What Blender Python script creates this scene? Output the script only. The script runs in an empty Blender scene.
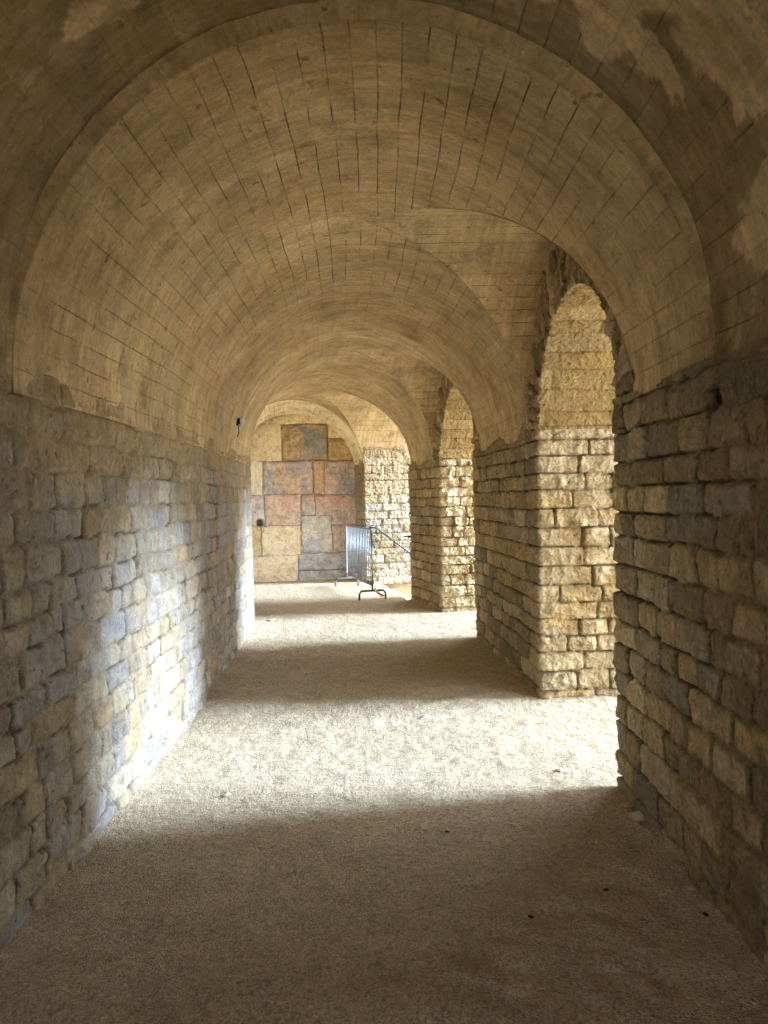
import bpy, math, random
import numpy as np
from mathutils import Vector, Matrix
random.seed(7)
SC = bpy.context.scene
COL = SC.collection

# ------------------------------------------------------------------ colours
def lin(h):
    h = h.lstrip('#'); c = [int(h[i:i+2], 16)/255 for i in (0, 2, 4)]
    return np.array([x/12.92 if x <= .04045 else ((x+.055)/1.055)**2.4 for x in c])

# ------------------------------------------------------------------ noise
def _hash(ix, iy, seed):
    h = (ix.astype(np.int64)*374761393 + iy.astype(np.int64)*668265263 + seed*1442695041) & 0xffffffff
    h = ((h ^ (h >> 13))*1274126177) & 0xffffffff
    h = ((h ^ (h >> 16))*2246822519) & 0xffffffff
    return ((h ^ (h >> 15)) & 0xffffff)/float(0xffffff)
def vn(x, y, seed=0):
    ix = np.floor(x); iy = np.floor(y); fx = x-ix; fy = y-iy
    fx = fx*fx*(3-2*fx); fy = fy*fy*(3-2*fy)
    a = _hash(ix, iy, seed); b = _hash(ix+1, iy, seed); c = _hash(ix, iy+1, seed); d = _hash(ix+1, iy+1, seed)
    return (a*(1-fx)+b*fx)*(1-fy)+(c*(1-fx)+d*fx)*fy
def fbm(x, y, seed=0, o=4):
    s = 0; a = .5; t = 0
    for k in range(o):
        s = s+a*vn(x*2**k+k*17.3, y*2**k-k*9.1, seed+k); t += a; a *= .5
    return s/t
def ridge(x, y, seed=0, o=3):
    s = 0; a = .5; t = 0
    for k in range(o):
        s = s+a*(1-np.abs(2*vn(x*2**k+k*3.7, y*2**k+k*5.3, seed+k)-1)); t += a; a *= .5
    return s/t
def facets(x, y, seed=0):
    """split-stone facets: each cell a tilted plane; the highest plane wins"""
    ix = np.floor(x); iy = np.floor(y); best = np.full(np.shape(x), -9.0)
    for dx in (-1, 0, 1):
        for dy in (-1, 0, 1):
            cx = ix+dx; cy = iy+dy
            px = cx+_hash(cx, cy, seed); py = cy+_hash(cx, cy, seed+1)
            g = _hash(cx, cy, seed+2); an = _hash(cx, cy, seed+3)*6.283; t = .25+.75*_hash(cx, cy, seed+4)
            rx = x-px; ry = y-py
            h = g*.5-.55*np.sqrt(rx*rx+ry*ry+.01)+t*.55*(rx*np.cos(an)+ry*np.sin(an))
            best = np.maximum(best, h)
    return best
def sm(x, a, b):
    t = np.clip((x-a)/(b-a), 0, 1); return t*t*(3-2*t)

# ------------------------------------------------------------------ mesh helpers
def grid_mesh(name, P, colr, pc, mat, parent=None, keep=None):
    """P: (na,nb,3) points, colr (na,nb,3), pc (na,nb,2) surface coordinates"""
    na, nb = P.shape[:2]
    idx = np.arange(na*nb).reshape(na, nb)
    q = np.stack([idx[:-1, :-1], idx[1:, :-1], idx[1:, 1:], idx[:-1, 1:]], -1).reshape(-1, 4)
    if keep is not None: q = q[keep.reshape(-1)]
    return raw_mesh(name, P.reshape(-1, 3), q, mat, colr.reshape(-1, 3), pc.reshape(-1, pc.shape[-1]), parent)
def raw_mesh(name, V, Q, mat, colr=None, pc=None, parent=None, smooth=True):
    me = bpy.data.meshes.new(name)
    me.vertices.add(len(V)); me.vertices.foreach_set('co', np.asarray(V, np.float32).ravel())
    me.loops.add(Q.size); me.loops.foreach_set('vertex_index', Q.astype(np.int32).ravel())
    me.polygons.add(len(Q)); me.polygons.foreach_set('loop_start', np.arange(0, Q.size, 4, dtype=np.int32))
    me.polygons.foreach_set('use_smooth', np.full(len(Q), smooth))
    me.update(calc_edges=True)
    if colr is not None:
        c = np.ones((len(V), 4), np.float32); c[:, :3] = np.clip(colr, 0, 1)
        at = me.color_attributes.new('Col', 'FLOAT_COLOR', 'POINT'); at.data.foreach_set('color', c.ravel())
    if pc is not None:
        p = np.ones((len(V), 3), np.float32); p[:, :pc.shape[-1]] = pc
        at = me.attributes.new('pc', 'FLOAT_VECTOR', 'POINT'); at.data.foreach_set('vector', p.ravel())
    me.materials.append(mat)
    o = bpy.data.objects.new(name, me); COL.objects.link(o)
    if parent: o.parent = parent
    return o
def join_grids(name, parts, mat, kind=None):
    V = []; Q = []; C = []; A = []; n = 0
    for P, c, pc, keep in parts:
        na, nb = P.shape[:2]; idx = np.arange(na*nb).reshape(na, nb)+n
        q = np.stack([idx[:-1, :-1], idx[1:, :-1], idx[1:, 1:], idx[:-1, 1:]], -1).reshape(-1, 4)
        if keep is not None: q = q[keep.reshape(-1)]
        V.append(P.reshape(-1, 3)); Q.append(q); C.append(c.reshape(-1, 3)); pc3 = np.ones((na*nb, 3)); pc3[:, :pc.shape[-1]] = pc.reshape(na*nb, -1); A.append(pc3); n += na*nb
    o = raw_mesh(name, np.concatenate(V), np.concatenate(Q), mat, np.concatenate(C), np.concatenate(A))
    if kind: o['kind'] = kind
    return o
def simple(name, verts, faces, mat, parent=None, smooth=False):
    me = bpy.data.meshes.new(name); me.from_pydata([tuple(v) for v in verts], [], faces); me.update()
    for p in me.polygons: p.use_smooth = smooth
    me.materials.append(mat); o = bpy.data.objects.new(name, me); COL.objects.link(o)
    if parent: o.parent = parent
    return o
def tube_geo(pts, r, n=8, closed=False):
    pts = [Vector(p) for p in pts]; V = []; F = []; m = len(pts)
    ref = Vector((0, 0, 1))
    for i, p in enumerate(pts):
        a = pts[i-1] if (i > 0 or closed) else p; b = pts[(i+1) % m] if (i < m-1 or closed) else p
        t = (b-a).normalized()
        x = t.cross(ref)
        if x.length < 1e-3: x = t.cross(Vector((1, 0, 0)))
        x.normalize()
        if i and x.dot(px) < 0 and abs(t.z) > .9: x = -x
        y = x.cross(t); px = x
        for k in range(n):
            w = 2*math.pi*k/n; V.append(p+x*math.cos(w)*r+y*math.sin(w)*r)
    for i in range(m if closed else m-1):
        for k in range(n):
            a = i*n+k; b = i*n+(k+1) % n; c = ((i+1) % m)*n+(k+1) % n; d = ((i+1) % m)*n+k
            F.append((a, b, c, d))
    if not closed:
        F.append(tuple(range(n-1, -1, -1))); F.append(tuple(range((m-1)*n, m*n)))
    return V, F
def tubes(name, runs, r, mat, parent=None, n=8):
    V = []; F = []
    for pts in runs:
        v, f = tube_geo(pts, r, n); k = len(V); V += v; F += [tuple(i+k for i in q) for q in f]
    return simple(name, V, F, mat, parent, True)
def tag(o, label=None, cat=None, group=None, kind=None):
    if label: o['label'] = label
    if cat: o['category'] = cat
    if group: o['group'] = group
    if kind: o['kind'] = kind
    return o
def empty(name, loc, label, cat, group=None):
    o = bpy.data.objects.new(name, None); COL.objects.link(o); o.location = loc; o.empty_display_size = .1
    return tag(o, label, cat, group)

# ------------------------------------------------------------------ materials
def nt_mat(name):
    m = bpy.data.materials.new(name); m.use_nodes = True; nt = m.node_tree; nt.nodes.clear()
    out = nt.nodes.new('ShaderNodeOutputMaterial'); b = nt.nodes.new('ShaderNodeBsdfPrincipled')
    nt.links.new(b.outputs[0], out.inputs[0]); b.inputs['Roughness'].default_value = .9
    b.inputs['Specular IOR Level'].default_value = .25
    return m, nt, b
def N(nt, t, **kw):
    n = nt.nodes.new(t)
    for k, v in kw.items(): setattr(n, k, v)
    return n
def mathn(nt, op, a, b=None, c=None, clamp=False):
    n = N(nt, 'ShaderNodeMath', operation=op, use_clamp=clamp)
    for i, v in enumerate((a, b, c)):
        if v is None: continue
        if isinstance(v, (int, float)): n.inputs[i].default_value = v
        else: nt.links.new(v, n.inputs[i])
    return n.outputs[0]
def noise(nt, vec, scale, detail=4, rough=.55, dist=0):
    n = N(nt, 'ShaderNodeTexNoise'); n.inputs['Scale'].default_value = scale
    n.inputs['Detail'].default_value = detail; n.inputs['Roughness'].default_value = rough
    n.inputs['Distortion'].default_value = dist
    nt.links.new(vec, n.inputs['Vector']); return n.outputs['Fac']
def ramp(nt, fac, stops):
    n = N(nt, 'ShaderNodeValToRGB'); e = n.color_ramp.elements
    while len(e) < len(stops): e.new(.5)
    for el, (p, c) in zip(e, stops):
        el.position = p; el.color = (c[0], c[1], c[2], 1) if not isinstance(c, (int, float)) else (c, c, c, 1)
    nt.links.new(fac, n.inputs[0]); return n.outputs['Color']
def mix(nt, mode, fac, a, b):
    n = N(nt, 'ShaderNodeMix', data_type='RGBA', blend_type=mode)
    for sock, v in ((n.inputs[0], fac), (n.inputs[6], a), (n.inputs[7], b)):
        if isinstance(v, (int, float)): sock.default_value = v
        elif isinstance(v, (tuple, list, np.ndarray)): sock.default_value = (v[0], v[1], v[2], 1)
        else: nt.links.new(v, sock)
    return n.outputs[2]

def stone_mat(name, bump=.5, fine=60, var=.3, crag=0, gain=1.2):
    m, nt, b = nt_mat(name)
    co = N(nt, 'ShaderNodeTexCoord').outputs['Object']
    at = N(nt, 'ShaderNodeAttribute', attribute_name='Col').outputs['Color']
    n1 = noise(nt, co, 6, 7, .68, .6); n2 = noise(nt, co, fine, 6, .75); n3 = noise(nt, co, 19, 6, .7, 1.2)
    c = mix(nt, 'MULTIPLY', 1, at, ramp(nt, n1, [(.28, (1-var, 1-var*1.05, 1-var*1.15)), (.5, (1, 1, 1)), (.72, (1+var*.5, 1+var*.5, 1+var*.5))]))
    c = mix(nt, 'MULTIPLY', 1, c, ramp(nt, n3, [(.3, .74), (.5, 1.0), (.7, 1.2)]))
    c = mix(nt, 'MULTIPLY', 1, c, ramp(nt, n2, [(.3, .78), (.7, 1.14)]))
    pit = ramp(nt, noise(nt, co, 24, 3, .5), [(.29, 1), (.35, 0)])
    c = mix(nt, 'MIX', mathn(nt, 'MULTIPLY', pit, .5), c, lin('#4a3b28'))
    c = mix(nt, 'MULTIPLY', 1, c, (gain, gain*1.01, gain*(1.06 if 'block' in name else 1)))
    nt.links.new(c, b.inputs['Base Color'])
    bp = N(nt, 'ShaderNodeBump'); bp.inputs['Strength'].default_value = bump; bp.inputs['Distance'].default_value = .022
    h = mathn(nt, 'ADD', mathn(nt, 'MULTIPLY', n2, .6), mathn(nt, 'MULTIPLY', n3, 1.6))
    h = mathn(nt, 'SUBTRACT', h, mathn(nt, 'MULTIPLY', pit, .3))
    if crag:
        wv = N(nt, 'ShaderNodeVectorMath', operation='SCALE'); nz = N(nt, 'ShaderNodeTexNoise'); nz.inputs['Scale'].default_value = 9; nt.links.new(co, nz.inputs['Vector'])
        nt.links.new(nz.outputs['Color'], wv.inputs[0]); wv.inputs['Scale'].default_value = .09
        ad = N(nt, 'ShaderNodeVectorMath', operation='ADD'); nt.links.new(co, ad.inputs[0]); nt.links.new(wv.outputs[0], ad.inputs[1])
        for sc_, k in ((15, 1.0), (33, .5)):
            vo = N(nt, 'ShaderNodeTexVoronoi', feature='F1'); vo.inputs['Scale'].default_value = sc_; nt.links.new(ad.outputs[0], vo.inputs['Vector'])
            h = mathn(nt, 'ADD', h, mathn(nt, 'MULTIPLY', vo.outputs['Distance'], crag*k))
    nt.links.new(h, bp.inputs['Height']); nt.links.new(bp.outputs[0], b.inputs['Normal'])
    return m

def vault_mat():
    m, nt, b = nt_mat('vault_masonry')
    co = N(nt, 'ShaderNodeTexCoord').outputs['Object']
    at = N(nt, 'ShaderNodeAttribute', attribute_name='Col').outputs['Color']
    pc = N(nt, 'ShaderNodeAttribute', attribute_name='pc').outputs['Vector']
    # wobble the surface coordinates so that the joints are not ruled lines
    nz = N(nt, 'ShaderNodeTexNoise'); nz.inputs['Scale'].default_value = 1.7; nz.inputs['Detail'].default_value = 3
    nt.links.new(pc, nz.inputs['Vector'])
    sub = N(nt, 'ShaderNodeVectorMath', operation='SUBTRACT'); nt.links.new(nz.outputs['Color'], sub.inputs[0]); sub.inputs[1].default_value = (.5, .5, .5)
    scl = N(nt, 'ShaderNodeVectorMath', operation='SCALE'); nt.links.new(sub.outputs[0], scl.inputs[0]); scl.inputs['Scale'].default_value = .035
    add = N(nt, 'ShaderNodeVectorMath', operation='ADD'); nt.links.new(pc, add.inputs[0]); nt.links.new(scl.outputs[0], add.inputs[1])
    def brick(w, h, mo, sm_):
        br = N(nt, 'ShaderNodeTexBrick'); br.offset = .43; br.squash = 1
        br.inputs['Scale'].default_value = 1; br.inputs['Brick Width'].default_value = w; br.inputs['Row Height'].default_value = h
        br.inputs['Mortar Size'].default_value = mo; br.inputs['Mortar Smooth'].default_value = sm_
        br.inputs['Color1'].default_value = (.0, .0, .0, 1); br.inputs['Color2'].default_value = (1, 1, 1, 1); br.inputs['Bias'].default_value = 0
        nt.links.new(add.outputs[0], br.inputs['Vector']); return br
    br = brick(40, .106, .0042, .4); br2 = brick(.52, .106, .003, .3)
    n0 = noise(nt, co, 1.3, 5, .6); n1 = noise(nt, co, 4.5, 7, .68); n2 = noise(nt, co, 45, 7, .72); n3 = noise(nt, co, 2.6, 5, .7, .8)
    # joints open only in places
    sx = N(nt, 'ShaderNodeSeparateXYZ'); nt.links.new(pc, sx.inputs[0])
    msk = mathn(nt, 'MULTIPLY', ramp(nt, noise(nt, pc, 3.1, 4, .65), [(.44, 0), (.60, 1)]), sx.outputs['Z'])
    jm = mathn(nt, 'MULTIPLY', br.outputs['Fac'], msk)
    msk2 = ramp(nt, noise(nt, pc, 2.3, 4, .65), [(.56, 0), (.66, .6)])
    jm = mathn(nt, 'MAXIMUM', jm, mathn(nt, 'MULTIPLY', mathn(nt, 'MULTIPLY', br2.outputs['Fac'], msk2), sx.outputs['Z']))
    c = mix(nt, 'MULTIPLY', 1, at, ramp(nt, n0, [(.3, (.78, .74, .68)), (.7, (1.12, 1.1, 1.06))]))
    c = mix(nt, 'MULTIPLY', 1, c, ramp(nt, n1, [(.32, (.72, .68, .62)), (.5, (1, 1, 1)), (.72, (1.15, 1.17, 1.2))]))
    c = mix(nt, 'MULTIPLY', .35, c, ramp(nt, br2.outputs['Color'], [(0, (.78, .76, .74)), (1, (1.1, 1.08, 1.05))]))
    c = mix(nt, 'MIX', ramp(nt, n3, [(.6, 0), (.72, .45)]), c, lin('#b9ab95'))
    c = mix(nt, 'MULTIPLY', 1, c, ramp(nt, n2, [(.3, .82), (.7, 1.1)]))
    # small dark pits
    pit = ramp(nt, noise(nt, co, 16, 3, .5), [(.27, 1), (.33, 0)])
    c = mix(nt, 'MIX', mathn(nt, 'MULTIPLY', pit, .6), c, lin('#4a3b28'))
    c = mix(nt, 'MIX', mathn(nt, 'MULTIPLY', jm, .72), c, lin('#3d3022'))
    # faint trowel / board streaks round the vault
    st = N(nt, 'ShaderNodeMapping'); st.inputs['Scale'].default_value = (22, 1.1, 1); nt.links.new(add.outputs[0], st.inputs['Vector'])
    ns = noise(nt, st.outputs[0], 1, 4, .6)
    c = mix(nt, 'MULTIPLY', 1, c, ramp(nt, ns, [(.3, .8), (.7, 1.14)]))
    n4 = noise(nt, co, 17, 7, .72, 1.0)
    c = mix(nt, 'MULTIPLY', 1, c, ramp(nt, n4, [(.3, .76), (.5, 1), (.7, 1.16)]))
    c = mix(nt, 'MULTIPLY', 1, c, (1.66, 1.63, 1.56))
    nt.links.new(c, b.inputs['Base Color'])
    h = mathn(nt, 'ADD', mathn(nt, 'MULTIPLY', n2, .5), mathn(nt, 'MULTIPLY', n1, 2.0))
    h = mathn(nt, 'ADD', h, mathn(nt, 'MULTIPLY', ns, .9))
    h = mathn(nt, 'ADD', h, mathn(nt, 'MULTIPLY', n4, 1.3))
    h = mathn(nt, 'ADD', h, mathn(nt, 'MULTIPLY', br2.outputs['Color'], .25))
    h = mathn(nt, 'SUBTRACT', h, mathn(nt, 'MULTIPLY', jm, 1.6))
    bp = N(nt, 'ShaderNodeBump'); bp.inputs['Strength'].default_value = .8; bp.inputs['Distance'].default_value = .02
    nt.links.new(h, bp.inputs['Height']); nt.links.new(bp.outputs[0], b.inputs['Normal'])
    return m

def floor_mat():
    m, nt, b = nt_mat('gravel_sand')
    co = N(nt, 'ShaderNodeTexCoord').outputs['Object']
    n0 = noise(nt, co, .9, 4, .6); n1 = noise(nt, co, 6, 6, .6)
    vo = N(nt, 'ShaderNodeTexVoronoi', feature='F1'); vo.inputs['Scale'].default_value = 150; nt.links.new(co, vo.inputs['Vector'])
    n2 = noise(nt, co, 90, 4, .7)
    c = ramp(nt, n0, [(.3, lin('#d9c5a2')), (.7, lin('#e5d5b6'))])
    c = mix(nt, 'MULTIPLY', 1, c, ramp(nt, n1, [(.3, .86), (.7, 1.08)]))
    c = mix(nt, 'MULTIPLY', 1, c, ramp(nt, vo.outputs['Color'], [(.1, .7), (.45, 1.0), (.95, 1.2)]))
    v2 = N(nt, 'ShaderNodeTexVoronoi', feature='F1'); v2.inputs['Scale'].default_value = 62; nt.links.new(co, v2.inputs['Vector'])
    c = mix(nt, 'MULTIPLY', 1, c, ramp(nt, v2.outputs['Color'], [(.05, .75), (.2, .98), (.9, 1.05)]))
    n5 = noise(nt, co, 30, 5, .75)
    c = mix(nt, 'MULTIPLY', 1, c, ramp(nt, n5, [(.32, .72), (.5, 1), (.7, 1.12)]))
    c = mix(nt, 'MULTIPLY', 1, c, ramp(nt, n2, [(.3, .7), (.65, 1.14)]))
    nt.links.new(c, b.inputs['Base Color'])
    h = mathn(nt, 'ADD', mathn(nt, 'MULTIPLY', vo.outputs['Distance'], -1.1), mathn(nt, 'MULTIPLY', n2, 1.0))
    h = mathn(nt, 'ADD', h, mathn(nt, 'MULTIPLY', noise(nt, co, 25, 4, .6), 3.2))
    bp = N(nt, 'ShaderNodeBump'); bp.inputs['Strength'].default_value = 1; bp.inputs['Distance'].default_value = .014
    nt.links.new(h, bp.inputs['Height']); nt.links.new(bp.outputs[0], b.inputs['Normal'])
    return m
def plain(name, colr, rough=.6, metal=0, var=.1, scale=30):
    m, nt, b = nt_mat(name)
    co = N(nt, 'ShaderNodeTexCoord').outputs['Object']
    c = mix(nt, 'MULTIPLY', 1, tuple(colr), ramp(nt, noise(nt, co, scale), [(.3, 1-var), (.7, 1+var)]))
    nt.links.new(c, b.inputs['Base Color']); b.inputs['Roughness'].default_value = rough; b.inputs['Metallic'].default_value = metal
    return m
M_wall = stone_mat('coursed_stone', .8, 70, .26, 0, 1.0)
M_rough = stone_mat('split_stone', .95, 55, .24, 1.9)
M_block = stone_mat('old_blocks', 1, 30, .3, 1.0, 1.6)
M_vault = vault_mat(); M_floor = floor_mat()
M_galv = plain('galvanised_steel', lin('#8f9aa0'), .45, .6)
M_dark = plain('dark_steel', lin('#4a4f52'), .5, .4)
M_iron = plain('black_iron', lin('#1d1c1c'), .6, .3)
M_lampw = plain('lamp_housing', lin('#c9c9cc'), .4)
M_black = plain('black_rubber', lin('#1a1a1c'), .6)
M_red = plain('red_tape', lin('#c8403a'), .5)
M_whitet = plain('white_tape', lin('#e8e6e2'), .5)
M_peb = plain('limestone_pebble', lin('#b9ab93'), .9, 0, .2, 60)
M_leaf = plain('dry_leaf', lin('#3a2c1c'), .9, 0, .2, 60)
M_conc = plain('pale_concrete', lin('#b9ab8c'), .9, 0, .1, 5)

# ------------------------------------------------------------------ gallery frame (s along, u to the right)
CX, S0, R = -.075, 3.75, 43.0
HW, SP = 1.335, 2.07
_q = np.arange(-8, 18, .01)
_th = np.where(_q < S0, 0, (_q-S0)/R)
_th = np.where(_q >= 9.7, (9.7-S0)/R+.15*np.clip((_q-9.7)/.9, 0, 1)+np.maximum(_q-10.6, 0)/100, _th)
_x = np.cumsum(-np.sin(_th))*.01; _y = np.cumsum(np.cos(_th))*.01
_i0 = np.searchsorted(_q, 0); _x = _x-_x[_i0]+CX; _y = _y-_y[_i0]
def G(s, u, z):
    s = np.asarray(s, float); u = np.asarray(u, float); z = np.asarray(z, float)
    s, u, z = np.broadcast_arrays(s, u, z)
    u = np.where(u < 0, u*(1-.07*sm(s, 7, 9.7)), u)
    t = np.interp(s, _q, _th)
    return np.stack([np.interp(s, _q, _x)+u*np.cos(t), np.interp(s, _q, _y)+u*np.sin(t), z], -1)
def Gdir(s, ds, du):
    """unit vector of a local direction (ds along, du right)"""
    a = np.interp(s, _q, _th)
    return np.stack([-ds*np.sin(a)+du*np.cos(a), ds*np.cos(a)+du*np.sin(a), 0*a], -1)
def GV(s, u, z): return Vector(G(s, u, z).tolist())

# ------------------------------------------------------------------ masonry layout
class Courses:
    def __init__(self, length, height, ch=(.13, .17), bl=(.14, .38), seed=1, avoid=()):
        r = random.Random(seed); self.seed = seed; z = [0]
        while z[-1] < height+.05: z.append(z[-1]+r.uniform(*ch))
        self.z = np.array(z); self.e = []
        for k in range(len(z)):
            x = [-r.uniform(.3, .7)]
            while x[-1] < length+.5: x.append(x[-1]+r.uniform(*bl)*(1.25 if r.random() < .2 else 1))
            x = [v for v in x if all(abs(v-c) > .11 for c in avoid)]
            self.e.append(np.array(x))
    def ev(self, A, B, warp=.012):
        A0 = A+warp*2*(fbm(A*6, B*6, self.seed+50)-.5)*2+warp*.5*(vn(A*30, B*30, self.seed+55)-.5); B0 = B+warp*1.5*(fbm(A*2.5, B*4, self.seed+60)-.5)*2+warp*.9*(vn(A*13, B*9, self.seed+62)-.5)+warp*.4*(vn(A*33, B*30, self.seed+65)-.5)
        ci = np.clip(np.searchsorted(self.z, B0, 'right')-1, 0, len(self.z)-2)
        dz = np.minimum(B0-self.z[ci], self.z[ci+1]-B0)
        da = np.zeros_like(A); bi = np.zeros(A.shape, int)
        for k in np.unique(ci):
            m = ci == k; e = self.e[k]; a = A0[m]
            i = np.clip(np.searchsorted(e, a, 'right')-1, 0, len(e)-2)
            bi[m] = i; da[m] = np.minimum(a-e[i], e[i+1]-a)
        rr = [_hash(ci*1.0, bi*1.0, self.seed+j) for j in range(5)]
        # rounded corners
        d = np.minimum(dz, da); kx = .02
        d = d-kx*.25*np.exp(-((dz/kx)**2+(da/kx)**2)*.5)
        return d, dz, da, rr, ci
def pal(r, cols):
    cols = np.array([lin(c) for c in cols]); i = np.clip((r*len(cols)).astype(int), 0, len(cols)-1)
    return cols[i]
def mixc(a, b, t): return a*(1-t[..., None])+b*t[..., None]

PAL_LEFT = ['#afa692', '#a59a86', '#b9b09c', '#a69d8e', '#a5a29c', '#ad9c7e', '#afa38e', '#9e937f', '#b4aa94', '#ae9f82', '#a19c94']
PAL_PIER = ['#b09a72', '#bba680', '#a8926c', '#a18f72', '#b79f70', '#b3a285', '#9b8a6e', '#c0ad88']
PAL_FAR = ['#aca28e', '#a39984', '#b3aa97', '#a79b7e', '#9e968a', '#ad9d7b']
PAL_DARK = ['#b09c78', '#bfa882', '#a08e6d', '#c2a97b', '#a99e88', '#cdb78c', '#998e78', '#c0ae8f']

# ------------------------------------------------------------------ left wall
S_BACK, S_END = -4.9, 14.9
def left_wall():
    s = np.concatenate([np.arange(S_BACK, 2.2, .04), np.arange(2.2, 7.0, .0125), np.arange(7.0, 12, .02), np.arange(12, S_END, .05)])
    z = np.arange(-.06, SP+.19, .0125)
    A, B = np.meshgrid(s, z, indexing='ij')
    L = Courses(19, 2.5, (.115, .165), (.11, .34), 3)
    d, dz, da, rr, ci = L.ev(A+4, B+.06, .016)
    jw = .010
    sme = sm(fbm(A*2.3, B*2.8, 71), .45, .62)          # mortar smeared flush over part of the wall
    h = sm(d, .001, jw*1.3)
    depth = .017-.010*sme
    rough = (fbm(A*12, B*12, 5)-.5)*.030+(facets(A*9, B*9, 15)+.3)*.016+(fbm(A*36, B*36, 9, 2)-.5)*.008
    H = -depth*(1-h)+(rr[1]-.5)*.012+rough*h
    H = H+(rr[2]-.5)*.05*(dz-.06)
    sink = sm(B+.16*(fbm(A*3.5, B*3.5, 191)-.5)*2+.05*(vn(A*13, B*11, 192)-.5), SP-.01, SP+.13)
    H = H*(1-.6*sink)+.010-.035*sink
    c = pal(rr[0], PAL_LEFT)*(.86+.26*rr[3])[..., None]
    n = fbm(A*9, B*9, 21)
    c = c*(.68+.64*n)[..., None]
    c = mixc(c, np.broadcast_to(lin('#a9a7a6'), c.shape), sm(fbm(A*3.3, B*3.3, 121), .55, .68)*.55)
    c = mixc(c, np.broadcast_to(lin('#b59c70'), c.shape), sm(fbm(A*5, B*5, 131), .58, .72)*.4)
    mort = lin('#a99a80')*(.9+.2*fbm(A*20, B*20, 33))[..., None]
    dark = lin('#55462f')
    jm = 1-sm(d, .002, jw)
    open_j = sm(fbm(A*5, B*3, 44), .52, .62)
    c = mixc(c, mixc(mort, np.broadcast_to(dark, c.shape), open_j*.8), jm)
    c = mixc(c, mort*1.02, sm(fbm(A*6, B*6, 88), .56, .7)*.55*(.4+.6*sme))
    # plaster comes down over the top courses
    c = mixc(c, np.broadcast_to(lin('#bfa67c'), c.shape)*(.8+.4*fbm(A*7, B*7, 95))[..., None], sm(B+.6*(fbm(A*2.4, B*2.8, 91)-.5), SP-.5, SP+.08)*.85)
    P = G(A, -np.sqrt(HW**2-np.maximum(B-SP, 0)**2)-.008+H, B)   # relief pushed into the gallery
    o = grid_mesh('wall_left', P, c, np.stack([A, B], -1), M_wall)
    # displacement above is along u directly (positive = towards the gallery)
    o['kind'] = 'structure'
    return o

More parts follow.
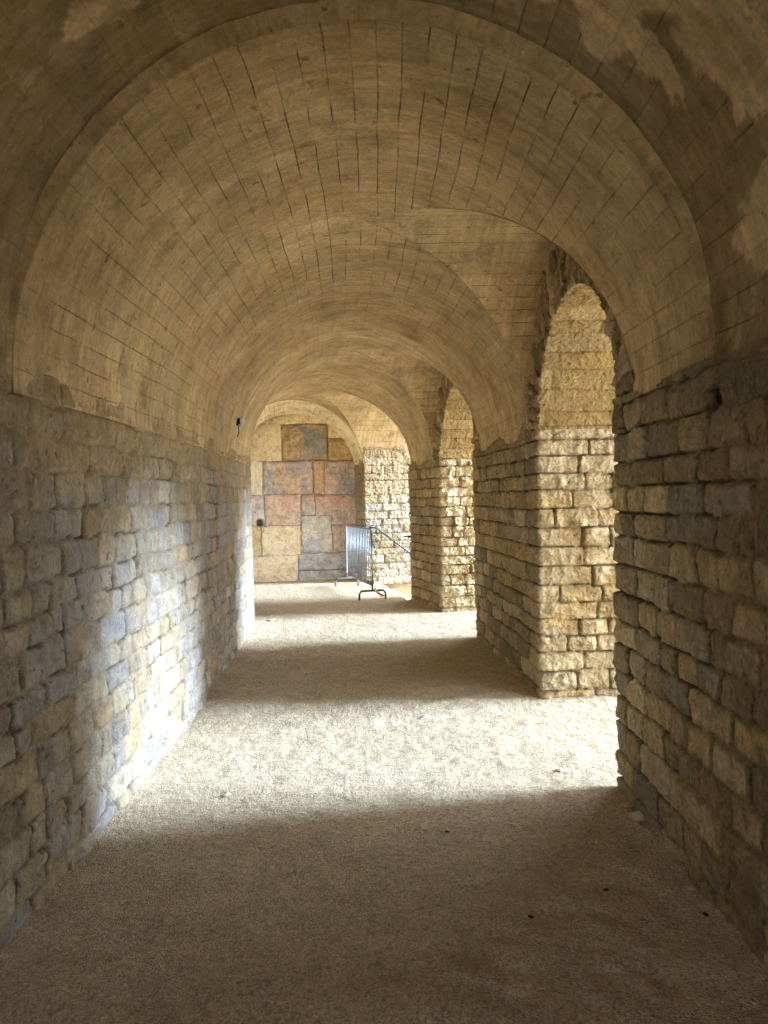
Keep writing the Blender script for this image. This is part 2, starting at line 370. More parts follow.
# ------------------------------------------------------------------ piers
def pier(name, s0, s1, seed, label, res=.0125, top=SP+.19, style='pier', outer=2.45, thick=True):
    """one pier: far reveal -> gallery face -> near reveal, then a plain back"""
    L1 = outer-HW; L2 = s1-s0
    corners = (L1, L1+L2)
    a = np.concatenate([np.arange(0, L1-.15, .04), np.arange(L1-.15, L1+L2+L1, res), [2*L1+L2]])
    if style == 'far': a = np.arange(0, 2*L1+L2+.01, .02)
    z = np.concatenate([np.arange(-.08, top, res), [top]])
    A, B = np.meshgrid(a, z, indexing='ij')
    L = Courses(2*L1+L2, top+.1, (.12, .165), (.15, .42), seed, corners)
    d, dz, da, rr, ci = L.ev(A, B+.08, .009)
    # path
    s = np.where(A < L1, s1, np.where(A < L1+L2, s1-(A-L1), s0))
    u = np.where(A < L1, outer-A, np.where(A < L1+L2, HW, HW+(A-L1-L2)))
    t1 = sm(A, L1-.02, L1+.02); t2 = sm(A, L1+L2-.02, L1+L2+.02)
    ns = (1-t1)*1.0+t2*-1.0; nu = -(t1-t2); ln = np.sqrt(ns**2+nu**2)+1e-6
    ns, nu = ns/ln*np.where(ln < .95, 1.1, 1), nu/ln*np.where(ln < .95, 1.1, 1)
    rev = t2                                               # 1 on the near, split-faced reveal
    face_s = s
    h = sm(d, .0, .009)
    fx = facets(A*9, B*12, seed+7); rd = (ridge(A*13, B*13, seed+17)-.55)
    rough_f = (fbm(A*12, B*12, seed+5)-.5)*.034+rd*.010+(facets(A*8, B*9, seed+9)+.3)*.018
    amp = np.where(rr[4] > .35, 1, .55)
    rough_r = ((fx+.25)*.085+rd*.040)*amp*(.4 if style == 'far' else 1)+(fbm(A*30, B*30, seed+3, 2)-.5)*.008
    smear = np.zeros_like(A)
    if style == 'near':                                    # nearest pier: mortar smeared over most of it towards the camera
        smear = sm(3.25-s+.5*(fbm(A*2.2, B*2.2, 61)-.5)*2, 0, .5)*(A > L1)*(A < L1+L2)
    jd = .022*(1-.7*smear)*(1-.3*rev)
    H = -jd*(1-h)+(rr[1]-.5)*(.016+.010*rev)+(rough_f*(1-rev)+rough_r*rev)*h
    fm = sm(A, L1+.12, L1+.22)*sm(L1+L2-A, .12, .22) if style != 'far' else np.zeros_like(A)
    Bz = B if style == 'far' else np.where(fm > 0, np.maximum(np.minimum(B, SP+.03), SP+.03+(B-SP-.03)*fm), np.minimum(B, SP+.03))
    Bz = np.minimum(B, Bz)
    sink = sm(B+.16*(fbm(A*3.5, B*3.5, 191)-.5)*2+.05*(vn(A*13, B*11, 192)-.5), SP-.01, SP+.13)*fm
    ft = np.where(fm > 0, 1, sm((SP+.04 if style != 'far' else top)-B, 0, .07))
    H = H*ft*(1-.6*sink)+.010*(1-ft)+.008-.035*sink-.006*rev
    cols = PAL_DARK if style == 'near' else (PAL_FAR if style == 'far' else PAL_PIER)
    c = pal(rr[0], cols)*(.86+.28*rr[3])[..., None]
    c = c*(.82+.36*fbm(A*8, B*8, seed+31))[..., None]
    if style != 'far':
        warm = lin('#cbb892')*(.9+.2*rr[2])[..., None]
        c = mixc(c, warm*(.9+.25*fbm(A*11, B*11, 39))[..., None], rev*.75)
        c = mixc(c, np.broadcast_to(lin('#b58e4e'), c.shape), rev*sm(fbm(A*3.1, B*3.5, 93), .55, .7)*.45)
    dk = lin('#3b3022'); jm = 1-sm(d, .001, .009)
    if style == 'far': dk = lin('#8d7f66')
    c = mixc(c, np.broadcast_to(mixc(np.broadcast_to(dk, c.shape), np.broadcast_to(lin('#8d795a'), c.shape), np.clip(rev*.8+smear*.6, 0, 1)), c.shape), jm*(.9-.35*rev))
    if style == 'near':
        mo = lin('#9b8561')*(.7+.6*fbm(A*7, B*7, 15))[..., None]
        shows = sm(d, .012, .03)*(rr[2] > .45)*sm(fbm(A*9, B*9, 77), .3, .5)
        c = mixc(c, mo, smear*(1-shows)*.85)
        pale = (rr[4] > .78)*shows*smear
        c = mixc(c, np.broadcast_to(lin('#d0be98'), c.shape), pale*.9)
        c = mixc(c, np.broadcast_to(lin('#8c5a34'), c.shape), (rr[4] < .07)*shows*.6)
        st = sm(B+.25*(fbm(A*2.5, B*4, 5)-.5)*2, SP-.26, SP-.02)      # grey damp under the springing
        c = mixc(c, np.broadcast_to(lin('#77705e'), c.shape), st*.5)
        hd = np.maximum(np.abs(s-2.78)/.050, np.abs(B-1.95+.3*(s-2.78))/.052)+.5*(fbm(A*14, B*14, 8)-.5)
        hk = (1-sm(hd, .75, 1.05))*(A > L1)*(A < L1+L2)*(1-rev)
        H = H*(1-hk)-.03*hk; c = mixc(c, np.broadcast_to(lin('#55514b'), c.shape), hk*.9)
    elif style == 'pier':
        st = sm(B+.2*(fbm(A*3, B*4, 5)-.5)*2, SP-.2, SP)*(1-rev)
        c = mixc(c, np.broadcast_to(lin('#9a8665'), c.shape), st*.5)
    if style != 'far': c = mixc(c, np.broadcast_to(lin('#b79f78'), c.shape), sink*.85)
    else:
        up = sm(B+.3*(fbm(A*3, B*3, 5)-.5)*2, 1.45, 1.75)
        c = mixc(c, lin('#a08863')*(.8+.4*fbm(A*6, B*9, 6))[..., None], up*.7)
    P = G(s+ns*H, u-(HW-np.sqrt(HW**2-np.clip(Bz-SP, 0, 1)**2))*(fm > 0)+nu*H, Bz)
    root = empty(name, GV((s0+s1)/2, (HW+outer)/2, 0), label, 'pier', None)
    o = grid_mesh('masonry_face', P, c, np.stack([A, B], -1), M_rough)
    inv = Matrix.Translation(-root.location); o.data.transform(inv); o.parent = root
    # core: closes the back and the top
    V = [GV(s0+.05, HW+.05, -.08), GV(s1-.05, HW+.05, -.08), GV(s1-.05, outer, -.08), GV(s0+.05, outer, -.08)]
    V += [v+Vector((0, 0, (top if style == 'far' else SP)+.06)) for v in V]
    V = [v-root.location for v in V]
    simple('core', V, [(0, 1, 2, 3), (7, 6, 5, 4), (0, 4, 5, 1), (1, 5, 6, 2), (2, 6, 7, 3), (3, 7, 4, 0)], M_conc, root)
    return root

# ------------------------------------------------------------------ vault
WC = 1.15
BAYS = [(4.865, .865, WC), (9.085, .905, WC+.03), (12.52, 1.33, 1.33)]   # centre, opening radius, cross-vault half width
HV = 1.335
S_STEP = 2.85
def vault_col(A, B, seed):
    base = lin('#ab9a79')
    c = np.broadcast_to(base, A.shape+(3,)).copy()
    c = c*(.85+.3*fbm(A*1.2, B*1.2, seed))[..., None]
    ora = sm(fbm(A*1.6, B*1.1, seed+3), .52, .68)
    c = mixc(c, np.broadcast_to(lin('#ad9168'), c.shape), ora*.35)
    gry = sm(fbm(A*2.1, B*1.7, seed+9), .56, .7)
    c = mixc(c, np.broadcast_to(lin('#a39579'), c.shape), gry*.6)
    return c
def ceiling():
    parts = []
    # foreground bay: springs from the same height, stands a little higher
    s = np.linspace(S_BACK, S_STEP, 150); s = np.concatenate([np.linspace(S_BACK, 1.4, 40), np.arange(1.42, S_STEP+.001, .0143)])
    th = np.linspace(-.03, math.pi+.03, 264)
    A, T = np.meshgrid(s, th, indexing='ij')
    rr = HW+0.062*np.clip(np.sin(T), 0, 1)**.6+(fbm(A*2, T*3, 2)-.5)*.02
    P = G(A, -rr*np.cos(T), SP+.01+rr*np.sin(T))
    B = T*HW
    c = vault_col(A, B, 11)*.70  # darkened base: sets off the plaster and stands in for dimmer light
    # pale repair plaster on the right haunch, torn edges
    # (distance along, angle round the vault, half length, half width) of each repair patch
    PATCH = [(2.30, 2.20, .30, .20), (2.05, 2.33, .30, .20), (2.45, 2.02, .20, .13), (2.50, 2.38, .10, .10), (2.52, 2.42, .06, .16), (2.22, 2.50, .13, .26),
             (2.62, 1.90, .035, .04), (1.7, 2.2, .35, .35), (2.35, 2.88, .25, .16), (2.0, 2.7, .2, .2), (1.95, .62, .3, .12), (2.4, .95, .12, .2)]
    wA = A+.30*(fbm(A*5, B*5, 5, 5)-.5); wB = B+.30*(fbm(A*5, B*5, 15, 5)-.5)
    e = np.full(A.shape, 9.)
    for ps, pt, pa, pb in PATCH: e = np.minimum(e, np.sqrt(((wA-ps)/pa)**2+((wB-pt*HW)/pb)**2))
    pl = 1-sm(e, .97, 1.05)
    c = mixc(c, lin('#c2b08f')*(.93+.14*fbm(A*12, B*12, 8))[..., None], pl*.85)
    e2 = fbm(A*2.2, B*2.2, 55, 4); c = mixc(c, np.broadcast_to(lin('#9a8460'), c.shape), sm(e2, .52, .57)*sm(1.6-T, 0, .3)*.6)
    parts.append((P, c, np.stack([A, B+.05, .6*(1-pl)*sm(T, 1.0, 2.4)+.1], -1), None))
    # the step (edge of the arch towards us), slightly ragged
    t = np.linspace(0, 1, 6)
    T2, K = np.meshgrid(np.linspace(0, math.pi, 260), t, indexing='ij')
    r_out = HW+0.062*np.clip(np.sin(T2), 0, 1)**.6+.01
    r_in = HW
    rk = r_out*(1-K)+r_in*K
    sk = S_STEP-.03+.04*K+(fbm(T2*9, K, 4)-.5)*.05*np.sin(K*math.pi)+.03*(fbm(T2*6, K*0, 14)-.5)*(K < .99)
    P = G(sk, -rk*np.cos(T2), SP+.005+rk*np.sin(T2))
    c = np.broadcast_to(lin('#b3a07a'), T2.shape+(3,))*(.75+.5*fbm(T2*8, K*2, 66))[..., None]  # lip tinted paler, standing in for light catching the edge
    parts.append((P, c, np.stack([T2*HW, K*.06], -1), None))
    # main barrel: left half continuous, right half cut back along the groins
    def barrel(T, s, seed=21):
        wob = (fbm(s*1.6, T*2.5, 12)-.5)*.024*np.sin(T)
        r = HW+wob
        return G(s, -r*np.cos(T), SP+r*np.sin(T))
    sv = np.arange(S_STEP, 13.72, .02)
    thl = np.linspace(-.03, math.pi/2, 130)
    A, T = np.meshgrid(sv, thl, indexing='ij')
    parts.append((barrel(T, A), vault_col(A, T*HW, 11), np.stack([A, T*HW+.05, (1-.75*sm(A, 5.2, 7.2))*(.45+.55*sm(T, .7, 1.3)*sm(2.7-T, 0, .5))], -1), None))
    thr = np.linspace(math.pi/2, math.pi, 150)
    # segments between groins
    bounds = [(S_STEP, None)]
    for (sc, ro, w) in BAYS: bounds[-1] = (bounds[-1][0], (sc, w)); bounds.append(((sc, w), None))
    bounds[-1] = (bounds[-1][0], 13.72)
    for lo, hi in bounds:
        T1 = thr; k = np.sqrt(np.clip(1-np.sin(T1)**2, 0, 1))       # |cos|
        def sg(b, sign):
            if isinstance(b, tuple): return b[0]+sign*b[1]*k
            return np.full_like(T1, b)
        a0 = sg(lo, +1); a1 = sg(hi, -1)
        n = 110; q = np.linspace(0, 1, n)
        Q, T = np.meshgrid(q, T1, indexing='ij')
        A = a0[None, :]*(1-Q)+a1[None, :]*Q
        parts.append((barrel(T, A), vault_col(A, T*HW, 11), np.stack([A, T*HW+.05, (1-.75*sm(A, 5.2, 7.2))*(.45+.55*sm(T, .7, 1.3)*sm(2.7-T, 0, .5))], -1), None))
    # cross vaults
    for j, (sc, ro, w) in enumerate(BAYS):
        ph = np.linspace(0, math.pi, 200)
        Q, F = np.meshgrid(np.linspace(0, 1, 60), ph, indexing='ij')
        ug = HW*np.abs(np.cos(F)); u = ug*(1-Q)+((HW+.06) if j < 2 else 2.47)*Q
        wob = (fbm(sc*9+F*2.5, u*2, 31)-.5)*.02*Q
        P = G(sc-w*np.cos(F), u, SP+(HV+wob)*np.sin(F))
        arc = F*1.25
        c = vault_col(u+j*7, arc, 43)
        parts.append((P, c, np.stack([u*1.0+j*3.3, arc+.03], -1), None))
    # last arch, narrowing slightly towards the end wall
    Q, T = np.meshgrid(np.linspace(0, 1, 30), np.linspace(0, math.pi, 160), indexing='ij')
    r = HW*(1-Q)+1.2*Q
    r = r+(fbm(Q*3, T*5, 2)-.5)*.03*Q
    P = G(13.72+Q*.85, .14*Q-r*np.cos(T), SP-.02*Q+r*np.sin(T))
    c = np.broadcast_to(lin('#d8ceb0'), T.shape+(3,))*(.9+.2*fbm(Q*4, T*6, 6))[..., None]  # paler than the vault: strong bounced light put into the ring's colour
    parts.append((P, c, np.stack([Q*.4, T*HW], -1), None))
    return join_grids('ceiling', parts, M_vault, 'structure')

# ------------------------------------------------------------------ rough arches over the openings
def arch(name, sc, ro, w, seed, label):
    # path b: from the cross vault (outer ellipse) down to the opening, then through the wall
    outer = 2.45
    nf = np.linspace(0, 1, 40); ni = np.arange(HW, outer, .02)
    ph = np.linspace(0, math.pi, 250)
    bpath = np.concatenate([nf*.4, .4+(ni[1:]-HW), [.4+outer-HW]])
    Bp, F = np.meshgrid(bpath, ph, indexing='ij')
    K = np.clip(Bp/.4, 0, 1); inn = np.clip(Bp-.4, 0, 9)
    rs = (w+.03)*(1-K)+ro*K; rz = (HV+.03)*(1-K)+ro*1.01*K
    s = sc-rs*np.cos(F); z = SP+rz*np.sin(F); u = HW+.0+inn
    L = Courses(2.2, math.pi*1.0+.2, (.06, .10), (.3, .7), seed)
    d, dz, da, rr, ci = L.ev(Bp*1.0, F*1.0+.03, .008)
    L2 = Courses(2.2, math.pi+.2, (.13, .19), (.25, .6), seed+5)
    dB, _, _, rB, _ = L2.ev(Bp*1.0, F*1.0+.03, .008)
    t = sm(Bp, .38, .42); d = np.where(Bp > .4, dB*.9, d); rr = [np.where(Bp > .4, y, x) for x, y in zip(rr, rB)]
    h = sm(d, .0, .014)
    face = (1-t)
    H = -.022*(1-h)*(.4+.6*face)+(rr[1]-.5)*(.03*face+.010)+((ridge(Bp*7, F*18, seed)-.5)*.04*face+(fbm(Bp*9, F*11, seed+3)-.5)*.014)
    # normals: face -> -u ; intrados -> toward the opening axis
    nu = -face; nr = -t
    edge = face*sm(K, .55, 1)                               # ragged inner edge of the voussoirs
    rad = edge*(rr[2]-.5)*.035+t*H*1.0
    ds = nr*0
    s = s+np.cos(F)*rad; z = z-np.sin(F)*rad
    u = u+nu*(H-.0)
    P = G(s, u, z)
    c = pal(rr[0], ['#b39e7c', '#bca682', '#a8926f', '#c6b08a'])*(.75+.5*rr[3])[..., None]
    c2 = pal(rr[0], ['#b59a6c', '#ad9466', '#bda57a', '#b39763'])*(.88+.2*rr[3])[..., None]*(.8+.4*fbm(Bp*5, F*6, 9))[..., None]
    c = mixc(c, c2, t)
    jm = 1-sm(d, .0, .008)
    c = mixc(c, np.broadcast_to(lin('#33291c'), c.shape), jm*(.7*face+.45*t))
    root = empty(name, GV(sc, HW+.3, SP), label, 'arch')
    o = grid_mesh('voussoirs', P, c, np.stack([Bp, F], -1), M_rough)
    o.data.transform(Matrix.Translation(-root.location)); o.parent = root
    return root

# ------------------------------------------------------------------ floor
PIT = [(-.17, 14.22), (.33, 11.42), (4.2, 12.1), (3.7, 14.9)]
def inside(px, py, poly):
    r = np.zeros(px.shape, bool); n = len(poly)
    for i in range(n):
        x1, y1 = poly[i]; x2, y2 = poly[(i+1) % n]
        c = ((y1 > py) != (y2 > py)) & (px < (x2-x1)*(py-y1)/(y2-y1+1e-12)+x1)
        r ^= c
    return r
def floor_h(X, Y):
    h = (fbm(X*1.5, Y*1.5, 3)-.5)*.03+(fbm(X*7, Y*7, 13)-.5)*.020+(ridge(X*11, Y*11, 23)-.6)*.010+(fbm(X*19, Y*19, 33, 3)-.5)*.016
    f = sm(fbm(X*5, Y*9, 77), .52, .72)
    return h-.005*f+.0
def make_floor():
    parts = []
    def patch(xs, ys, hs=1.0):
        X, Y = np.meshgrid(xs, ys, indexing='ij')
        Z = floor_h(X, Y)*hs
        P = np.stack([X, Y, Z], -1)
        xc = (X[:-1, :-1]+X[1:, 1:])/2; yc = (Y[:-1, :-1]+Y[1:, 1:])/2
        parts.append((P, np.ones(X.shape+(3,)), np.stack([X, Y], -1), ~inside(xc, yc, PIT)))
    patch(np.arange(-3.6, 3.401, .02), np.arange(1.4, 16.001, .02))
    Xs = np.array([-30, -10, -3.6])
    def flat(x0, x1, y0, y1):
        X, Y = np.meshgrid(np.linspace(x0, x1, 3), np.linspace(y0, y1, 3), indexing='ij')
        parts.append((np.stack([X, Y, X*0-.004], -1), np.ones(X.shape+(3,)), np.stack([X, Y], -1), None))
    flat(-3.6, 40, -30, 1.4); flat(3.4, 40, 1.4, 11.4); flat(4.25, 40, 11.4, 16); flat(-3.6, 40, 16, 40)
    return join_grids('floor', parts, M_floor, 'structure')

# ------------------------------------------------------------------ end wall of big old blocks (photo pixels turned into places on the wall plane)
FPX = 739.0
pit_ = math.atan(15/FPX); rho = .02
Fv = Vector((0, math.cos(pit_), -math.sin(pit_))); R0 = Vector((1, 0, 0)); U0 = R0.cross(Fv)
Rv = R0*math.cos(rho)-U0*math.sin(rho); Uv = Rv.cross(Fv)
CAM = Vector((0, 0, 1.6))
W0 = Vector((-2.95, 14.26, 0)); W1 = Vector((.65, 14.72, 0)); WT = (W1-W0).normalized()
def on_wall(zx, zy):
    px = 220+zx*260/768; py = 380+zy*260/768
    d = Fv+Rv*((px-384)/FPX)+Uv*((512-py)/FPX)
    n = Vector((-WT.y, WT.x, 0)); t = (W0-CAM).dot(n)/d.dot(n)
    p = CAM+d*t; return (p-W0).dot(WT), p.z
BL = [  # x0,y0,x1,y1, colours, relief, offset
 (20, 60, 345, 130, '#c0b08a', '', .2, .0), (318, 60, 460, 172, '#bda980', '', .2, .0),
 (30, 130, 181, 240, '#bfb292', '', .3, .0), (181, 130, 318, 238, '#9a8768', '#7d7a72', 2.2, -.035), (318, 172, 460, 238, '#a08a62', '#8a7a5c', 1.8, -.02),
 (30, 240, 126, 342, '#c8c0aa', '', .3, .01), (126, 240, 275, 338, '#ab9d88', '#8f9094', 1.2, .02), (275, 238, 308, 338, '#a8926f', '#9d9080', 1.2, -.01),
 (308, 238, 470, 338, '#a5958a', '#8f8a86', 1.3, .0),
 (30, 342, 132, 430, '#b3aaa2', '#a9a2a6', .9, .0), (132, 338, 239, 430, '#b5a094', '#b0a090', 1., .01), (239, 335, 281, 400, '#b09478', '#9a968e', 1.2, .0),
 (281, 338, 470, 428, '#a3968a', '#a89084', 1.2, .0),
 (30, 430, 123, 520, '#b8a178', '#b5a890', 1., -.01), (123, 430, 239, 518, '#bfae88', '#c3b8a0', 1., .01), (239, 400, 331, 510, '#9a9a9c', '#a8a49a', 1.2, .01),
 (331, 428, 470, 507, '#a09690', '#a59488', 1.2, .0),
 (30, 519, 231, 620, '#c3b89e', '#b8b0a0', .8, .02), (231, 510, 470, 560, '#8f9296', '#9c9a98', 1.5, .01), (231, 560, 470, 620, '#a5a39e', '#989894', 1.5, -.01)]
def end_wall():
    a = np.arange(0, 3.7, .0125); z = np.arange(-.1, 3.8, .0125)
    A, B = np.meshgrid(a, z, indexing='ij')
    wa = A+.02*(fbm(A*5, B*5, 3)-.5)*2; wb = B+.02*(fbm(A*5, B*5, 7)-.5)*2
    c = np.broadcast_to(lin('#b5a684'), A.shape+(3,)).copy(); d = np.full(A.shape, .0); H = np.zeros(A.shape)
    for i, (x0, y0, x1, y1, c0, c1, rl, off) in enumerate(BL):
        xm, ym = (x0+x1)/2, (y0+y1)/2
        a0 = on_wall(x0, ym)[0]; a1 = on_wall(x1, ym)[0]; z1 = on_wall(xm, y0)[1]; z0 = on_wall(xm, y1)[1]
        m = (wa >= a0) & (wa < a1) & (wb >= z0) & (wb < z1)
        dd = np.minimum(np.minimum(wa-a0, a1-wa), np.minimum(wb-z0, z1-wb))[m]
        d[m] = dd
        am, bm = A[m], B[m]
        r = (fbm(am*7, bm*7, 100+i)-.5)*.05+(ridge(am*9, bm*9, 200+i)-.5)*.03+(facets(am*5, bm*5, i)+.3)*.035
        H[m] = off+rl*r*.8*sm(dd, 0, .05)-.022*(1-sm(dd, .0, .02))*(.35 if rl < .5 else 1)
        cc = np.broadcast_to(lin(c0), (am.size, 3))
        if c1: cc = mixc(cc, np.broadcast_to(lin(c1), cc.shape), sm(fbm(am*3.2, bm*3.2, 300+i), .42, .58))
        cc = np.clip(cc*1.32*(.8+.4*fbm(am*12, bm*12, 400+i))[..., None], 0, 1)
        jm = (1-sm(dd, .002, .012))*(.4 if rl < .5 else .65)
        cc = mixc(cc, np.broadcast_to(lin('#4b3c28'), cc.shape), jm)
        c[m] = cc
    # iron-red staining down the middle
    rs = sm(fbm(A*1.7, B*1.7, 9), .5, .66)*sm(A, .7, 1.0)*sm(2.7-A, 0, .3)*sm(2.6-B, 0, .4)*sm(B, .9, 1.3)
    c = mixc(c, np.broadcast_to(lin('#bd8c6a'), c.shape), rs*.28)
    # putlog hole
    ha, hz = on_wall(117, 422); hd = np.sqrt((A-ha)**2+(B-hz)**2)
    k = 1-sm(hd, .05, .085); H = H-.16*k; c = mixc(c, np.broadcast_to(lin('#6a5636'), c.shape), k*.7)
    n = Vector((WT.y, -WT.x, 0))
    P = np.array(W0)+A[..., None]*np.array(WT)+H[..., None]*np.array(n); P[..., 2] = B
    o = grid_mesh('wall_end', P, c, np.stack([A, B], -1), M_block); o['kind'] = 'structure'
    return o

# ------------------------------------------------------------------ far pier (rubble, faces the camera)
def far_pier():
    root = pier('stone_pier', 13.78, 14.34, 77, 'pale rubble pier at the gallery end behind the barrier, carrying the sloping handrail', .015, 2.62, 'far')
    return root

floor = make_floor()
wl = left_wall()
ceil = ceiling()
p1 = pier('stone_pier', -1.2, 4.0, 11, 'dark damp foreground stone pier at the right edge of the picture, partly smeared with mortar', .0125, SP+.03, 'near')
p2 = pier('stone_pier', 5.73, 8.18, 12, 'middle stone pier with bright split-faced near side, between the two arched openings')
p3 = pier('stone_pier', 9.99, 11.25, 13, 'farther stone pier with a small black iron pin on its far edge')
p4 = far_pier()
arch('stone_arch', *BAYS[0], 41, 'rough dark voussoir arch over the nearest opening on the right')
arch('stone_arch', *BAYS[1], 42, 'smaller-looking rough stone arch over the second opening, between the middle and third piers')
end_wall()

# outer shell: facade, back wall, and unseen top and side added against light leaks
def shell():
    V = []; Fc = []
    def quad(a, b, c, d):
        k = len(V); V.extend([a, b, c, d]); Fc.append((k, k+1, k+2, k+3))
    U = 2.46; TOP = 4.1
    edges = [S_BACK-2]
    for sc, ro, w in BAYS:
        n = 24; prev = edges[-1]
        segs = np.linspace(prev, sc-ro, 5)
        for i in range(4): quad(GV(segs[i], U, SP-.05), GV(segs[i+1], U, SP-.05), GV(segs[i+1], U, TOP), GV(segs[i], U, TOP))
        rz = HV if ro == w else ro
        for i in range(n):
            f0, f1 = math.pi*i/n, math.pi*(i+1)/n
            quad(GV(sc-ro*math.cos(f0), U, SP+rz*math.sin(f0)), GV(sc-ro*math.cos(f1), U, SP+rz*math.sin(f1)), GV(sc-ro*math.cos(f1), U, TOP), GV(sc-ro*math.cos(f0), U, TOP))
        edges.append(sc+ro)
    quad(GV(S_BACK-2, U, -.1), GV(-1.1, U-.05, -.1), GV(-1.1, U-.05, SP), GV(S_BACK-2, U, SP))
    quad(GV(edges[-1], U, SP-.05), GV(15.2, U, SP-.05), GV(15.2, U, TOP), GV(edges[-1], U, TOP))
    quad(GV(14.55, U, -.1), GV(15.2, U, -.1), GV(15.2, U, SP), GV(14.55, U, SP))
    o = simple('wall_right', V, Fc, M_conc); o['kind'] = 'structure'
    V = []; Fc = []
    ss = np.linspace(S_BACK-2, 15.2, 20)
    for i in range(19): quad(GV(ss[i], -1.9, TOP), GV(ss[i+1], -1.9, TOP), GV(ss[i+1], U, TOP), GV(ss[i], U, TOP))
    for i in range(19): quad(GV(ss[i], -1.9, -.1), GV(ss[i+1], -1.9, -.1), GV(ss[i+1], -1.9, TOP), GV(ss[i], -1.9, TOP))
    o = simple('roof_light_block', V, Fc, M_conc); o['kind'] = 'structure'
    V = []; Fc = []
    quad(GV(15.2, -2, -.1), GV(15.2, 3, -.1), GV(15.2, 3, TOP), GV(15.2, -2, TOP))
    o = simple('wall_far', V, Fc, M_conc); o['kind'] = 'structure'
shell()

# ------------------------------------------------------------------ stairwell going down behind the barrier
def stairs():
    a = Vector((*PIT[0], 0)); b = Vector((*PIT[1], 0)); d = Vector((*PIT[2], 0)); c = Vector((*PIT[3], 0))
    V = []; Fc = []; n = 12
    def L(t, e): return a.lerp(c, t) if e == 0 else b.lerp(d, t)
    for i in range(n):
        z0 = -.17*(i+1); t0 = i/n; t1 = (i+1)/n; k = len(V)
        for t, z in ((t0, z0+.17-.015*(i == 0)), (t0, z0), (t1, z0)):
            for e in (0, 1):
                p = L(t, e).copy(); p.z = z; V.append(p)
        Fc += [(k, k+1, k+3, k+2), (k+2, k+3, k+5, k+4)]
    k = len(V)
    for p in (a, c, b, d): V += [Vector((p.x, p.y, -.012)), Vector((p.x, p.y, -2.3))]
    Fc += [(k, k+1, k+3, k+2), (k+4, k+5, k+7, k+6), (k+2, k+3, k+7, k+6)]
    o = simple('stairs', V, Fc, M_conc); o['kind'] = 'structure'
stairs()

# ------------------------------------------------------------------ crowd barrier
def barrier():
    A = Vector((-.205, 11.53, 0)); B = Vector((-.70, 13.42, 0)); T = (B-A).normalized(); Nn = Vector((T.y, -T.x, 0))
    L = (B-A).length
    root = empty('crowd_barrier', A, 'galvanised steel crowd barrier with thin vertical bars closing off the stairwell', 'barrier')
    def W(t, z, o=0): return T*t+Vector((0, 0, z))+Nn*o
    r = .05; zt, zb = 1.10, .22; x0, x1 = .0, L
    pts = []
    for cx, cz, a0 in ((x0+r, zb+r, 180), (x1-r, zb+r, 270), (x1-r, zt-r, 0), (x0+r, zt-r, 90)):
        for k in range(5):
            w = math.radians(a0+k*22.5); pts.append(W(cx+r*math.cos(w), cz+r*math.sin(w)))
    v, f = tube_geo(pts, .017, 8, True); simple('frame', v, f, M_galv, root, True)
    n = 17
    for i in range(1, n):
        t = L*i/n
        tubes('bar', [[W(t, zb), W(t, zt)]], .0065, M_galv, root, 6)
    for t in (.0, L):
        arc = []
        w, hgt, rr = .21, .14, .06
        arc = [W(t, 0.0, -w)]+[W(t, hgt-rr+rr*math.sin(k), -w+rr-rr*math.cos(k)) for k in np.linspace(0, math.pi/2, 5)]+[W(t, hgt-rr+rr*math.sin(k), w-rr+rr*math.cos(k)) for k in np.linspace(math.pi/2, 0, 5)]+[W(t, 0.0, w)]
        ft = tubes('foot', [arc], .016, M_dark if t == 0 else M_galv, root)
        tubes('foot_post', [[W(t, hgt, 0), W(t, zb+.06, 0)]], .014, M_dark if t == 0 else M_galv, root)
    for z in (.86, .48):
        tubes('hook', [[W(0, z), W(-.03, z, .035), W(-.03, z-.05, .04)]], .008, M_dark, root, 6)
    # warning tape along the bottom rail
    nseg = 16; V = []; F1 = []; F2 = []
    pts = [W(L-.05-(L-.05)*i/nseg, .25-.0*i+.02*math.sin(i*1.3), .022+.006*math.sin(i*2.1)) for i in range(nseg+1)]
    pts += [W(-.02, .17, .03), W(-.03, .10, .06), W(.1, .03, .18), W(.35, .012, .22)]
    for i, p in enumerate(pts):
        hh = .028
        V += [p+Vector((0, 0, -hh if i < nseg+2 else -.004)), p+Vector((0, 0, hh if i < nseg+2 else .004))+(Nn*.05 if i >= nseg+2 else Vector())]
    tp = bpy.data.meshes.new('barrier_tape'); tp.from_pydata([tuple(v) for v in V], [], [(2*i, 2*i+2, 2*i+3, 2*i+1) for i in range(len(pts)-1)]); tp.materials.append(M_red); tp.materials.append(M_whitet)
    for i, p in enumerate(tp.polygons): p.material_index = i % 2
    o = bpy.data.objects.new('barrier_tape', tp); COL.objects.link(o); o.location = A
    tag(o, 'red and white warning tape tied along the foot of the steel barrier', 'tape')
barrier()

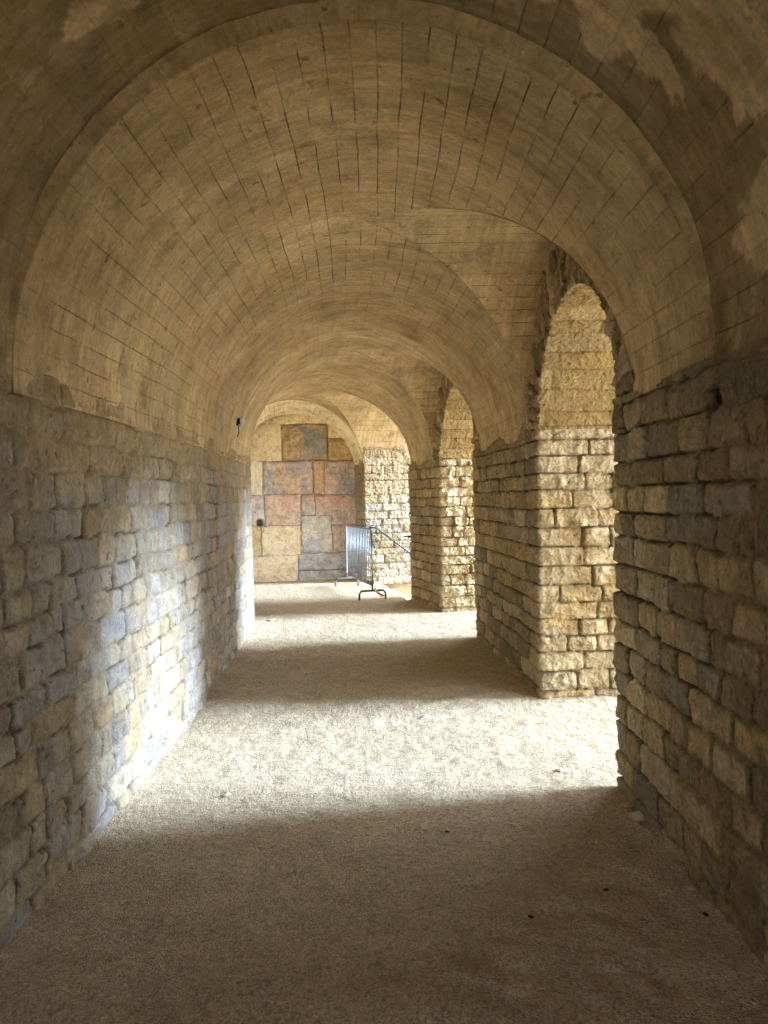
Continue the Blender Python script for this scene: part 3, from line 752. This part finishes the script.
# ------------------------------------------------------------------ handrail on the far pier
def handrail():
    s_, = (13.70,)
    def on(px, py, off=.08):
        d = Fv+Rv*((px-384)/FPX)+Uv*((512-py)/FPX)
        # near reveal plane of the far pier: local s = 13.78-off
        lo, hi = 10., 20.
        n = Vector(Gdir(13.78, 1, 0).tolist()); q = GV(13.78-off, 0, 0)
        t = (q-CAM).dot(n)/d.dot(n); return CAM+d*t
    p0 = on(369, 527.5); p1 = on(376, 527.8); p2 = on(406, 550.5); p3 = p2+(p2-p1)*1.2
    root = empty('handrail', p1, 'thin dark metal handrail sloping down into the stairwell beside the barrier', 'handrail')
    loc = lambda p: p-root.location
    pts = [loc(p0), loc(p1.lerp(p0, .2)), loc(p1.lerp(p2, .04)), loc(p2), loc(p3)]
    tubes('rail', [pts], .013, M_iron, root)
    nb = Vector(Gdir(13.78, 1, 0).tolist())
    for k in (.12, .95, 2.0):
        p = loc(p1+(p2-p1)*k); tubes('bracket', [[p, p+Vector((0, 0, -.05)), p+Vector((0, 0, -.06))+nb*.1]], .008, M_iron, root, 6)
handrail()

# ------------------------------------------------------------------ wall lamp
def lamp():
    s, z = 8.0, 2.42
    th = math.asin((z-SP)/HW); u = -HW*math.cos(th)
    p = GV(s, u, z)
    n = Gdir(s, 0, 1); n = Vector(n.tolist()); up = Vector((0, 0, 1)); fw = Vector(Gdir(s, 1, 0).tolist())
    root = empty('wall_lamp', p, 'small pale round lamp with dangling black cable high on the left wall', 'lamp')
    def ell(name, c, ax, ay, az, mat, ex=None):
        V = []; F = []; m, k = 10, 14
        for i in range(m+1):
            a = math.pi*i/m
            for j in range(k):
                b = 2*math.pi*j/k
                V.append(c+n*(math.cos(a)*ax)+fw*(math.sin(a)*math.cos(b)*ay)+up*(math.sin(a)*math.sin(b)*az))
        for i in range(m):
            for j in range(k): F.append((i*k+j, i*k+(j+1) % k, (i+1)*k+(j+1) % k, (i+1)*k+j))
        return simple(name, V, F, mat, root, True)
    tubes('mounting_plate', [[-n*.02, n*.015]], .032, M_black, root, 14)
    ell('housing', n*.045+up*.012, .032, .05, .05, M_lampw)
    ell('lens', n*.02+up*.012-fw*.03, .025, .022, .034, M_black)
    tubes('cable', [[n*.018-up*.03, n*.014-up*.06-fw*.004, n*.016-up*.10, n*.012-up*.125, n*.0-up*.15-fw*.02]], .005, M_black, root, 6)
lamp()

# ------------------------------------------------------------------ iron pin on the third pier
def pin():
    p = GV(11.27, HW+.01, .97)
    root = empty('iron_pin', p, 'short black iron pin sticking out of the far edge of the third pier', 'pin')
    t = Vector(Gdir(11.2, 0, -1).tolist())
    tubes('shaft', [[-t*.05, t*.045, t*.075+Vector((0, 0, .006)), t*.13+Vector((0, 0, .004))]], .008, M_iron, root, 8)
    tubes('collar', [[-t*.03, t*.05]], .017, M_iron, root, 8)
pin()

# ------------------------------------------------------------------ loose stones and leaves
def ground(px, py):
    d = Fv+Rv*((px-384)/FPX)+Uv*((512-py)/FPX); t = -1.6/d.z; p = CAM+d*t
    p.z = float(floor_h(np.array([p.x]), np.array([p.y]))[0]); return p
def pebble(px, py, r, flat, label, seed, mat=M_peb, cat='stone', name='pebble', stretch=1.4):
    rn = random.Random(seed); V = []; F = []; m, k = 8, 12; off = (rn.random()*9, rn.random()*9)
    for i in range(m+1):
        a = math.pi*i/m
        for j in range(k):
            b = 2*math.pi*j/k
            w = 1+.35*(float(vn(np.array([math.cos(b)*1.3+off[0]]), np.array([a*1.4+off[1]]), seed)[0])-.5)*2
            V.append(Vector((math.sin(a)*math.cos(b)*r*stretch*w, math.sin(a)*math.sin(b)*r*w, math.cos(a)*r*flat*w)))
    for i in range(m):
        for j in range(k): F.append((i*k+j, i*k+(j+1) % k, (i+1)*k+(j+1) % k, (i+1)*k+j))
    o = simple(name, V, F, mat, None, False); p = ground(px, py); p.z += r*flat*.45; o.location = p; o.rotation_euler.z = rn.random()*3
    return tag(o, label, cat)
pebble(627, 806, .022, .6, 'small tan stone on the gravel at the corner of the foreground pier', 1)
pebble(637, 819, .032, .7, 'grey stone lying against the foot of the foreground pier', 2, stretch=1.2)
pebble(226, 795, .020, .7, 'small brown stone on the bright gravel near the left wall', 3)
pebble(272, 620, .045, .4, 'flat pale stone on the gravel beyond the third shadow band, near the left wall', 4)
pebble(253, 604, .045, .8, 'pale stone at the foot of the left wall where the gallery bends away', 5)
pebble(560, 770, .018, .5, 'brown stone in the bright gravel before the nearest opening', 6)
pebble(691, 888, .010, .5, 'light pebble on shaded gravel close to the foreground pier', 7)
for i, (px, py, lb) in enumerate([(531, 918, 'tiny dark leaf scrap on the shaded gravel, right of centre'), (706, 913, 'tiny dark leaf scrap nearest the foreground pier'), (606, 888, 'tiny dark scrap on shaded gravel between the pier and the centre'), (447, 831, 'tiny dark scrap just inside the edge of the foreground shade')]):
    pebble(px, py, .009, .3, lb, 20+i, M_leaf, 'leaf', 'leaf_scrap')

# ------------------------------------------------------------------ world, camera
w = bpy.data.worlds.new('World'); SC.world = w; w.use_nodes = True
bg = w.node_tree.nodes['Background']; bg.inputs[0].default_value = (.93, .96, 1.0, 1); bg.inputs[1].default_value = 1.9
sl = bpy.data.lights.new('sun', 'SUN'); so = bpy.data.objects.new('sun', sl); COL.objects.link(so)
sl.energy = 5.6; sl.angle = math.radians(18); sl.color = (.72, .88, 1.15)
az, el = math.radians(5), math.radians(24.5)
dv = Vector((math.cos(az)*math.cos(el), math.sin(az)*math.cos(el), math.sin(el)))
so.rotation_euler = dv.to_track_quat('Z', 'Y').to_euler(); so.location = (20, 3, 9)
cam = bpy.data.cameras.new('camera'); co = bpy.data.objects.new('camera', cam); COL.objects.link(co)
cam.sensor_fit = 'VERTICAL'; cam.sensor_height = 36; cam.lens = 36*FPX/1024
mt = Matrix((( Rv.x, Uv.x, -Fv.x), (Rv.y, Uv.y, -Fv.y), (Rv.z, Uv.z, -Fv.z))).to_4x4(); mt.translation = CAM
co.matrix_world = mt; SC.camera = co
SC.view_settings.view_transform = 'Standard'; SC.view_settings.look = 'None'; SC.view_settings.gamma = 1; SC.view_settings.use_curve_mapping = False
SC.view_settings.exposure = 1.55
SC.cycles.max_bounces = 12; SC.cycles.diffuse_bounces = 10; SC.cycles.use_denoising = True
